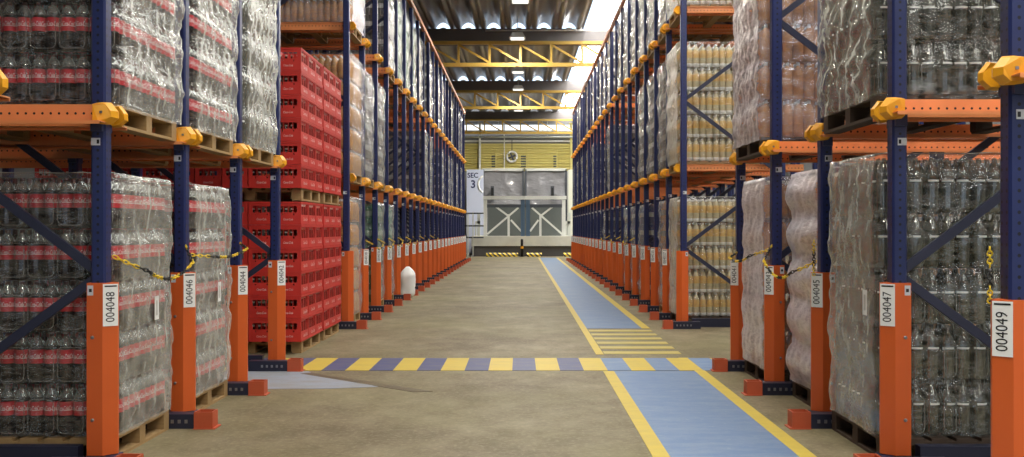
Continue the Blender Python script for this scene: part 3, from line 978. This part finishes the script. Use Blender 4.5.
for lv in range(2):
    zb = .143 if lv == 0 else 1.775 + .143
    ny = 6
    for L in range(6):
        z = zb + .001 + L * CH
        for i in range(NXC):
            for j in range(ny):
                if not (j == 0 or i == 0): continue
                x = CX0 - i * (CW + .012) + random.uniform(-.001, .001)
                y = CY0 + CD / 2 + j * (CD + .012) + (.06 if j > 2 else 0) + random.uniform(-.001, .001)
                c = crate0 if first[0] else copy_tree(crate0)
                first[0] = False
                c.location = (x, y, z)
                stack = ('lower', 'upper')[lv]
                row = ('bottom', 'second', 'third', 'fourth', 'fifth', 'top')[L]
                if j == 0:
                    lab = 'red bottle crate in %s row of %s stack, %s from aisle along front' % (row, stack, ORD[i + 1])
                else:
                    lab = 'red bottle crate in %s row of %s stack, %s back along aisle' % (row, stack, ORD[j + 1])
                tag(c, lab, 'crate', 'red bottle crates stacked at the crossing')
                if j == 0:
                    for q in range(4):
                        loc = (x - .105 + q * .07, y - CD / 2 + .05, z + .0125)
                        if i < 6 and glass_n[0] < 300:
                            o = obj('glass_bottle', gb, None, loc)
                            tag(o, 'brown glass bottle inside the red crate, %s from aisle, %s row of %s stack' % (ORD[i + 1], row, stack), 'bottle',
                                'brown bottles in the %s front crate of the %s row, %s stack' % (ORD[i + 1], row, stack)); glass_n[0] += 1
                        else:
                            gstuff.lathe([(.026, 0, 'brown_glass'), (.027, .10, 'brown_glass'), (.013, .155, 'silver_cap'), (.0175, .178, 'silver_cap')], 6, 'brown_glass', loc)
                if i == 0:
                    for q in range(1 if j == 0 else 0, 6):
                        gstuff.lathe([(.029, 0, 'brown_glass'), (.029, .15, 'brown_glass'), (.013, .2, 'silver_cap'), (.0175, .225, 'silver_cap')], 6, 'brown_glass', (x + CW / 2 - .042, y - .15 + q * .0605, z + .0125))
    for i in range(3):
        for j in range(2):
            px = CX0 + CW / 2 - .615 - i * 1.23
            if i == 2: px -= .0
            pallet(px, CY0 + .635 + j * 1.31, 0 if lv == 0 else 1.775 - .0, 'wooden pallet %s the crate stacks, %s from aisle, %s row' % (('under', 'between')[lv], ORD[i + 1], ('front', 'rear')[j]))
o = obj('glass_bottles', gstuff); tag(o, 'brown glass bottles filling the rest of the red crates', 'bottles', kind='stuff')

# ------------------------------------------------------------------ barrier chains
def chain(p, q, sag, label, bow=0.0):
    m = MB()
    p, q = Vector(p), Vector(q)
    n = max(14, int((q - p).length / .032))
    pts = []
    for i in range(n + 1):
        u = i / n
        pts.append(p.lerp(q, u) + Vector((bow * min(1, 6 * u, 6 * (1 - u)), 0, -sag * 4 * u * (1 - u))))
    for i in range(n):
        a, b = pts[i], pts[i + 1]
        d = (b - a); ln = d.length; d.normalize()
        side = d.cross(Vector((0, 0, 1))).normalized()
        up = side.cross(d).normalized()
        w = side if i % 2 else up
        mat = 'chain_y' if (i // 5) % 2 == 0 else 'chain_k'
        ring = []
        c = (a + b) / 2
        for k in range(9):
            t = 2 * PI * k / 8
            ring.append(c + d * (ln * .68) * math.cos(t) + w * .011 * math.sin(t))
        m.tube(ring, .0042, 5, mat)
    o = obj('barrier_chain', m)
    tag(o, label, 'chain', 'yellow and black barrier chains')
    return o
def lane_chain(s, xa, y0, y1, z0, z1, sag, label):
    chain((s * (xa + .055), y0 + .056, z0), (s * (xa + .055), y1 - .056, z1), sag, label, bow=-s * .13)
lane_chain(-1, XN[-1], YN[1], YN[2], 1.28, 1.32, .19, 'yellow and black chain sagging in front of the first floor cola load')
lane_chain(-1, XN[-1], YN[2], YN[3], 1.25, 1.32, .06, 'yellow and black chain sagging in front of the second floor cola load')
lane_chain(1, XN[1], YN[3], YN[4], 1.26, 1.2, .10, 'yellow and black chain in front of the third-lane floor orange soda load')
lane_chain(1, XN[1], YN[2], YN[3], 1.2, 1.3, .20, 'yellow and black chain sagging before the recessed orange soda load')
def hang_chain(s, xa, y, label):
    chain((s * (xa + .02), y - .0, 1.36), (s * (xa + .015), y - .012, 1.10), .0, label)
hang_chain(1, XN[1] - .02, YN[2] - .075, 'short chain end hanging on the third walkway-side upright')
hang_chain(1, XN[1], YN[0] + .06, 'short chain end hanging on the first walkway-side upright')
for j in (1, 2, 3, 4, 5, 7, 9):
    lane_chain(-1, XF[-1], YF[j], YF[j + 1], 1.26, 1.26, .16, 'thin chain across the %s lane beyond the crossing, crate-side rack' % ORD[j + 1])
for j in (4, 6, 8):
    lane_chain(1, XF[1], YF[j], YF[j + 1], 1.26, 1.26, .16, 'thin chain across the %s lane beyond the crossing, walkway-side rack' % ORD[j + 1])

# white sack between two far posts
def sack():
    m = MB()
    n, k = 20, 14
    for j in range(k + 1):
        v = j / k
        z = .64 * v
        r = (.19 * min(1, (.05 + v) * 9) ** .35) * (1 if v < .72 else max(.16, 1 - ((v - .72) / .28) ** 1.7 * .8))
        for i in range(n):
            a = 2 * PI * i / n
            d = r * (1 + .12 * noise.noise(Vector((math.cos(a) * 1.5, math.sin(a) * 1.5, v * 4)))) + .012 * noise.noise(Vector((math.cos(a) * 6, math.sin(a) * 6, v * 12)))
            ca, sa = math.cos(a), math.sin(a)
            q = 1 / (abs(ca) ** 3.5 + abs(sa) ** 3.5) ** (1 / 3.5)
            m.v.append((d * q * ca * .8, d * q * sa * 1.15, z))
    for j in range(k):
        for i in range(n):
            l = (i + 1) % n
            m.face((j * n + i, j * n + l, (j + 1) * n + l, (j + 1) * n + i), 'white', True)
    m.face([i for i in range(n)][::-1], 'white'); m.face([k * n + i for i in range(n)], 'white')
    return m
o = obj('sack', sack(), None, (-2.40, 21.3, 0))
tag(o, 'white bulging sack standing on the floor between orange guards', 'sack')

# ------------------------------------------------------------------ building shell
M['truss'] = paint('ochre_truss_paint', rgb(200, 164, 76), 0.5, 0.12, 2)
M['roof'] = paint('weathered_roof_sheet', rgb(128, 124, 124), 0.28, 0.3, 1.2, stretch=(6, .35, 1))
M['gutter'] = paint('grey_gutter_steel', rgb(120, 116, 116), 0.55, 0.1, 1)
M['wall_grey'] = paint('grey_wall_sheet', rgb(140, 140, 140), 0.7, 0.08, 1)
M['olive'] = paint('olive_yellow_siding', rgb(222, 210, 130), 0.5, 0.1, 1.5)
M['steel_grey'] = paint('pale_grey_steel', rgb(205, 208, 200), 0.45, 0.1, 3)
M['steel_pale'] = paint('near_white_steel', rgb(232, 234, 228), 0.45, 0.06, 3)
M['screen'] = paint('dark_grey_green_screen', rgb(92, 98, 96), 0.6, 0.2, 1.2)
M['steel_dark'] = paint('dark_grey_steel', rgb(66, 72, 80), 0.5, 0.1, 3)
M['steel_blue'] = paint('slate_blue_steel', rgb(70, 96, 122), 0.45, 0.1, 3)
M['concrete'] = paint('pale_concrete', rgb(216, 216, 206), 0.7, 0.2, 2)
M['dockdark'] = paint('dark_dock_face', rgb(88, 86, 84), 0.7, 0.2, 2)
M['sign_white'] = paint('bluish_white_panel', rgb(206, 214, 236), 0.5, 0.04, 1)
M['cream'] = paint('cream_panel', rgb(226, 226, 208), 0.6, 0.05, 1)
M['sign_navy'] = paint('navy_sign_print', rgb(34, 44, 96), 0.5, 0.02)
M['lamp_body'] = paint('lamp_housing', rgb(200, 205, 205), 0.4, 0.05)
def curtain_material():
    k = N('grey_vinyl_curtain')
    n1 = k.noise(1.6, k.objco((1, 1, 1.6)), 4, 0.5)
    bp = k.new('ShaderNodeBump'); bp.inputs['Strength'].default_value = 0.6; bp.inputs['Distance'].default_value = .15
    k.link(n1, bp.inputs['Height'])
    p = k.principled(rgb(142, 142, 146), 0.14, 0, 0, .8)
    k.link(bp.outputs[0], p.inputs['Normal'])
    return k.done(p.outputs[0])
M['curtain'] = curtain_material()
def emission(name, c, st):
    k = N(name)
    e = k.new('ShaderNodeEmission'); e.inputs[0].default_value = c; e.inputs[1].default_value = st
    return k.done(e.outputs[0])
M['skylight'] = emission('daylit_translucent_sheet', (1.0, .985, .95, 1), 13.0)
M['tube'] = emission('lit_lamp_glass', (1.0, .95, .85, 1), 1.5)

TY = [-14.0, -1.9, 10.2, 22.3, 34.4, 46.5, 58.6]
ZLO, ZHI, ZST = 7.75, 8.30, 8.13
SKY = ((2.25, 3.45), (8.4, 9.6))  # outer strip is added to let in more light
def roof_profile():
    pts = []
    per = .87
    x = -16.0
    def arch(x0, w, h, n):
        return [(x0 + w * i / n, h * math.sin(PI * i / n) ** .7) for i in range(n + 1)]
    while x < 16:
        pts += arch(x, .56, .27, 8)
        pts += arch(x + .66, .10, .07, 3)
        x += per
    return pts
RP = roof_profile()
def sheet(x0, x1, ya, yb, za, zb, mat):
    m = MB()
    pts = [p for p in RP if x0 <= p[0] <= x1]
    for k in range(2):
        for (px, pz) in pts:
            m.v.append((px, (ya, yb)[k], (za, zb)[k] + pz))
    n = len(pts)
    for i in range(n - 1):
        m.face((i, n + i, n + i + 1, i + 1), mat, True)
    return m
win = 0
for b in range(6):
    ya, yb = TY[b] + .16, TY[b + 1] + .2
    if b == 5: yb = TY[6] + .8
    edges = [-16] + sorted(e for s_ in SKY for e in s_) + [16]
    segs = list(zip(edges, edges[1:]))
    mb = MB()
    for k, (a, c) in enumerate(segs):
        if k % 2 == 0:
            q = sheet(a, c, ya, yb, ZST, ZHI, 'roof')
            o0 = len(mb.v); mb.v += q.v
            for f in q.f: mb.face([o0 + i for i in f], 'roof', True)
        else:
            win += 1
            structure('window_%d' % win, sheet(a - .06, c + .06, ya, yb, ZST + .012, ZHI + .012, 'skylight'))
    structure('ceiling_%d' % (b + 1) if b else 'ceiling', mb)
for b, y in enumerate(TY):
    structure('ceiling_beam_%d' % (b + 1), MB().box(-16, 16, y - .15, y + .15, ZLO + .0, ZHI - .005, 'gutter').box(-16, 16, y - .3, y - .15, ZLO + .02, ZLO + .1, 'gutter'),
              label='grey roof gutter beam, %s from the front' % ORD[b + 1], cat='beam')
# trusses
def truss(y, idx):
    e = empty('roof_truss', (0, y, 0))
    tag(e, 'ochre yellow steel roof truss across the aisle, %s from the front' % ORD[idx], 'roof truss', 'ochre roof trusses')
    zb, zt = 6.95, 7.82
    obj('bottom_chord', MB().box(-14, 14, -.07, .07, zb, zb + .13, 'truss'), e)
    obj('top_chord', MB().box(-14, 14, -.07, .07, zt - .11, zt, 'truss'), e)
    vm = MB().box(-.04, .04, -.04, .04, zb + .13, zt - .11, 'truss').mesh('vertical')
    dm = MB().bar((0, 0, zt - .12), (1.05, 0, zb + .14), .06, .07, 'truss').mesh('diagonal')
    hm = MB().box(-.03, .03, -.03, .03, zt, ZHI - .01, 'truss').mesh('hanger')
    for k in range(-12, 13):
        obj('vertical', vm, e, (k * 1.05 + .0, 0, 0))
        if k < 12:
            obj('diagonal', dm, e, (k * 1.05, 0, 0))
for i, y in enumerate(TY[2:]):
    truss(y - .38, i + 1)
# conduit and lamps
o = obj('conduit', MB().tube([(-1.2, 34.1, 8.2), (4.5, 34.1, 8.22)], .03, 8, 'white'))
tag(o, 'thin white conduit pipe running across under the roof', 'pipe')
def lamp(x, y, z, idx, power):
    e = empty('ceiling_lamp', (x, y, z))
    tag(e, 'grey box lamp hanging over the aisle, %s from the front' % ORD[idx], 'lamp', 'lamps hanging over the aisle')
    m = MB().prism([(-.26, 0), (.26, 0), (.17, .16), (-.17, .16)], -.26, .26, 'lamp_body', 'y')
    m.tube([(0, 0, .16), (0, 0, .16 + max(.05, 8.2 - z))], .012, 6, 'lamp_body')
    obj('housing', m, e); obj('diffuser', MB().box(-.22, .22, -.22, .22, -.02, .0, 'tube'), e)
    L = bpy.data.lights.new('lamp_light', 'AREA'); L.shape = 'RECTANGLE'; L.size = .5; L.size_y = .5
    L.energy = power; L.color = (1.0, .93, .82)
    lo = bpy.data.objects.new('lamp_light', L); COL.objects.link(lo); lo.location = (x, y, z - .05)
for i, y in enumerate((-5.0, 2.0, 7.5, 13.5, 21.0, 27.5, 32.9, 40, 45.0, 53)):
    lamp(-.1 if y > 30 else 0.0, y, 7.7, i + 1, 150 if y < 50 else 420)

# walls
structure('wall_left', MB().box(-16.2, -16, -12, 61, 0, 9, 'wall_grey'))
structure('wall_right', MB().box(16, 16.2, -12, 61, 0, 9, 'wall_grey'))
wf = MB()  # unseen wall behind the camera, doorways added to structure the reflections
for a_, b_ in ((-16, -9), (-6, -1.6), (1.6, 6), (9, 16)):
    wf.box(a_, b_, -12.2, -12, 0, 8.2, 'wall_grey')
for a_, b_ in ((-9, -6), (-1.6, 1.6), (6, 9)):
    wf.box(a_, b_, -12.2, -12, 4.2, 8.2, 'wall_grey')
structure('wall_front_unseen', wf)
def siding():
    m = MB()
    m.box(-16, 16, 59.5, 59.9, 0, 9, 'wall_grey')
    return m
structure('wall_back', siding())
sm = MB()
for k in range(11):
    z = 4.85 + k * .15
    sm.prism([(59.5, z), (59.36, z + .02), (59.36, z + .06), (59.47, z + .10), (59.47, z + .15), (59.5, z + .15)], -5, 5, 'olive', 'x')
structure('wall_siding', sm, label='olive yellow ribbed siding high on the far wall', cat='wall cladding')
for k, (px, w) in enumerate(((-1.6, .22), (.18, .3), (2.05, .18))):
    m = MB()
    for i in range(6):
        m.box(px - w / 2, px + w / 2, 59.36, 59.42, 4.95 + i * .15, 5.03 + i * .15, 'steel_dark')
    m.box(px + w / 2, px + w / 2 + .06, 59.34, 59.42, 4.9, 6.3, 'olive')
    tag(obj('wall_vent', m), ('dark slatted vent in the olive siding, above the crate-side curtain', 'dark slatted vent in the olive siding, over the centre post', 'dark slatted vent in the olive siding, above the walkway-side curtain')[k], 'vent')
for k in range(3):
    structure('trim_%d' % (trim_n[0] + k + 1), MB().box(-5, 5, 59.3 - .02 * k, 59.42, 6.6 + k * .22, 6.68 + k * .22, ('white', 'steel_grey', 'white')[k]))
# clerestory light band on the far wall
M['clerestory'] = emission('daylit_clerestory_glass', (.92, .96, 1.0, 1), 1.8)
structure('window_%d' % (win + 1), MB().box(-5, 5, 59.40, 59.48, 7.05, 7.6, 'clerestory'))
for k, (px, wdt, mt) in enumerate(((-2.4, .12, 'steel_pale'), (3.0, .12, 'olive'), (-.95, .06, 'steel_pale'))):
    tag(obj('wall_post', MB().box(px - wdt / 2, px + wdt / 2, 59.1, 59.3, 4.9, 7.6, mt).box(px - wdt, px + wdt, 59.05, 59.36, 7.6, 7.7, mt)), ('pale upright post before the olive siding over the numbered panel', 'olive upright post before the siding over the cream panel', 'thin pale upright post beside the round fan')[k], 'post')
for k, (z, r) in enumerate(((7.15, .09), (6.85, .06))):
    dm_ = MB().tube([(-5, 58.9 + .2 * k, z), (5, 58.9 + .2 * k, z)], r, 8, 'steel_grey')
    for hx in (-4, -1.3, 1.3, 4):
        dm_.tube([(hx + .3 * k, 58.9 + .2 * k, z), (hx + .3 * k, 58.9 + .2 * k, 8.1)], .015, 5, 'steel_grey')
    tag(obj('hanging_duct', dm_), ('thick', 'thin')[k] + ' grey pipe running across high before the far wall', 'pipe')
# round fan
e = empty('wall_fan', (-.5, 59.2, 5.7))
tag(e, 'round white fan hanging before the olive siding', 'fan')
ring = [(.30 * math.cos(2 * PI * k / 16), 0, .30 * math.sin(2 * PI * k / 16)) for k in range(17)]
obj('guard_ring', MB().tube(ring, .07, 6, 'white'), e)
m = MB()
for k in range(4):
    a = PI / 2 * k + .4
    m.bar((0, 0, 0), (.25 * math.cos(a), 0, .25 * math.sin(a)), .03, .1, 'steel_dark')
obj('blades', m, e)
obj('hub', MB().box(-.06, .06, -.08, .08, -.06, .06, 'steel_dark'), e)
obj('drop_rod', MB().box(-.02, .02, -.02, .02, .3, 1.0, 'steel_dark'), e)

# dock doors: crumpled grey curtains in dark frames
def curtain(x0, x1, z0, z1, y, seed):
    m = MB()
    nx, nz = 20, 24
    for j in range(nz + 1):
        for i in range(nx + 1):
            x = x0 + (x1 - x0) * i / nx; z = z0 + (z1 - z0) * j / nz
            m.v.append((x, y + .10 * noise.noise(Vector((x * 1.3 + seed, 3, z * 1.1))) + .05 * noise.noise(Vector((x * 3, seed, z * 4))), z))
    for j in range(nz):
        for i in range(nx):
            a = j * (nx + 1) + i
            m.face((a, a + 1, a + nx + 2, a + nx + 1), 'curtain', True)
    return m
def door(n, x0, x1, seed):
    d = structure('door_%d' % n, curtain(x0, x1, .9, 4.8, 58.3, seed))
    f = MB().box(x0 - .1, x0, 58.1, 58.5, .9, 4.9, 'steel_dark').box(x1, x1 + .1, 58.1, 58.5, .9, 4.9, 'steel_dark').box(x0 - .1, x1 + .1, 58.1, 58.5, 4.8, 4.95, 'steel_grey')
    obj('door_frame', f, d)
    return d
doors = [door(1, -2.1, .1, 1), door(2, .36, 2.6, 5)]
for k, x in enumerate((-1.62, 1.85)):
    obj('buffer', MB().box(x - .1, x + .1, 57.8, 57.95, 3.1, 3.9, 'steel_dark').box(x - .06, x + .06, 57.75, 57.8, 3.2, 3.8, 'black').box(x - .03, x + .03, 57.95, 58.15, 3.4, 3.6, 'black'), doors[k])
# platform
e = obj('loading_platform', MB().box(-2.55, 2.95, 52.0, 57.5, .54, 1.05, 'concrete').box(-2.5, 2.9, 52.15, 57.5, 0, .54, 'dockdark'))
tag(e, 'pale loading platform with a dark recessed base across the aisle end', 'loading platform')
# steel gantry on the platform
e = empty('steel_gantry', (0, 52.6, 0))
tag(e, 'pale steel gantry with diagonal struts standing on the loading platform', 'gantry')
obj('top_beam', MB().box(-1.98, 2.42, -.15, .15, 2.98, 3.16, 'steel_pale'), e)
obj('lower_beam', MB().box(-1.8, 2.2, -.08, .08, 2.55, 2.72, 'steel_dark'), e)
for x in (-1.85, 2.28):
    obj('leg', MB().box(x - .09, x + .09, -.1, .1, 1.051, 2.95, 'steel_pale'), e)
for x in (.12, .40):
    obj('centre_post', MB().box(x - .1, x + .1, -.1, .1, 1.051, 2.95, 'steel_blue'), e)
for x in (-.62, 1.05):
    obj('post', MB().box(x - .06, x + .06, -.06, .06, 1.051, 2.2, 'steel_pale'), e)
for a, b in (((-1.75, 1.15), (-.1, 2.55)), ((2.2, 1.15), (.6, 2.55)), ((-1.3, 2.6), (-.62, 2.1)), ((1.7, 2.6), (1.05, 2.1)), ((-.5, 1.9), (.05, 1.3)), ((.95, 1.9), (.5, 1.3))):
    obj('strut', MB().bar((a[0], 0, a[1]), (b[0], 0, b[1]), .08, .10, 'steel_pale'), e)
m = MB().box(-1.75, 2.2, 54.0, 54.1, 1.051, 2.62, 'screen')
tag(obj('back_screen', m), 'low dark grey screen standing behind the steel gantry', 'screen')
# hazard kerbs
def hazard_material():
    k = N('hazard_stripes')
    sp = k.new('ShaderNodeSeparateXYZ'); k.link(k.objco(), sp.inputs[0])
    f = k.math('GREATER_THAN', k.math('FRACT', k.math('MULTIPLY', k.math('ADD', sp.outputs[0], sp.outputs[2]), 4.2)), .5)
    p = k.principled(k.mixc(f, rgb(240, 205, 60), rgb(60, 58, 52)), .5)
    return k.done(p.outputs[0])
M['hazard'] = hazard_material()
for k, (x0, x1) in enumerate(((-1.75, -.12), (.33, 1.1), (2.22, 2.75))):
    tag(obj('hazard_kerb', MB().prism([(51.4, 0), (51.75, 0), (51.75, .2), (51.5, .2), (51.4, .12)], x0, x1, 'hazard', 'x')), 'yellow and black striped kerb before the platform, %s from the crate side' % ORD[k + 1], 'kerb')
e = empty('bollard', (.08, 51.3, 0)); tag(e, 'dark bollard with a yellow band in the middle of the aisle end', 'bollard')
obj('post', MB().lathe([(.07, .01), (.07, .85), (.05, .92)], 12, 'black'), e)
obj('band', MB().lathe([(.075, .42), (.075, .55)], 12, 'yellow', caps=False), e)
obj('foot', MB().lathe([(.14, 0), (.14, .02)], 12, 'black'), e)
# guard rail at the crate-side end of the platform
e = empty('guard_rail', (-2.55, 51.7, 0)); tag(e, 'grey tubular guard rail before the white numbered panel', 'guard rail')
for x in (-.5, -.16, .1):
    obj('post', MB().box(x - .03, x + .03, -.03, .03, 0, 2.3, 'steel_grey'), e)
for z in (.95, 1.55, 2.2):
    obj('rail', MB().box(-.6, .65, -.03, .03, z, z + .07, 'steel_dark'), e)
# numbered white panel
e = empty('sign_panel', (-2.62, 57.6, 0)); tag(e, 'tall bluish white panel marked SEC over a dark 3', 'sign')
obj('panel', MB().box(-.48, .5, 0, .06, .0, 4.85, 'sign_white'), e)
def flat_text(s_, x, z, sx, sz, mat):
    return MB().add_mesh(text_mesh(s_, 0.0, .025), Matrix.Translation((x, -.006, z)) @ Matrix.Rotation(PI / 2, 4, 'X') @ Matrix.Diagonal((sx, sz, 1, 1)), mat)
obj('heading', flat_text('SEC', -.12, 4.5, .38, .40, 'sign_navy'), e)
obj('number', flat_text('3', -.1, 3.98, .6, .62, 'sign_navy'), e)
arc = [(.62 + .42 * math.cos(t), -.02, 4.0 + .5 * math.sin(t)) for t in [PI * .62 + PI * .76 * k / 14 for k in range(15)]]
obj('arc', MB().tube(arc, .06, 6, 'white'), e)
e = obj('end_panel', MB().box(2.72, 3.3, 57.6, 57.66, 0, 4.85, 'cream').box(2.72, 2.78, 57.55, 57.6, 0, 4.85, 'steel_grey'))
tag(e, 'tall cream panel beside the walkway-side curtain', 'panel')
for k, x in enumerate((-2.25, 2.62)):
    m = MB().box(x - .08, x + .08, 53.9, 54.1, 1.051, 2.3, 'steel_grey').box(x - .2, x + .08, 53.9, 54.1, 1.7, 1.85, 'steel_grey').box(x - .2, x - .12, 53.9, 54.1, 1.051, 1.7, 'steel_grey')
    tag(obj('platform_stand', m), 'pale stepped steel stand at the %s end of the platform' % ('crate-side', 'walkway-side')[k], 'stand')

# ------------------------------------------------------------------ light
w = bpy.data.worlds.new('world'); SC.world = w
w.use_nodes = True
bg = w.node_tree.nodes['Background']
bg.inputs[0].default_value = (.64, .80, 1.0, 1)
bg.inputs[1].default_value = 2.0
sun = bpy.data.lights.new('sun', 'SUN'); sun.energy = 5.0; sun.angle = .1; sun.color = (1, .96, .88)
so = bpy.data.objects.new('sun', sun); COL.objects.link(so)
so.rotation_euler = (-math.radians(-25), 0, 0)
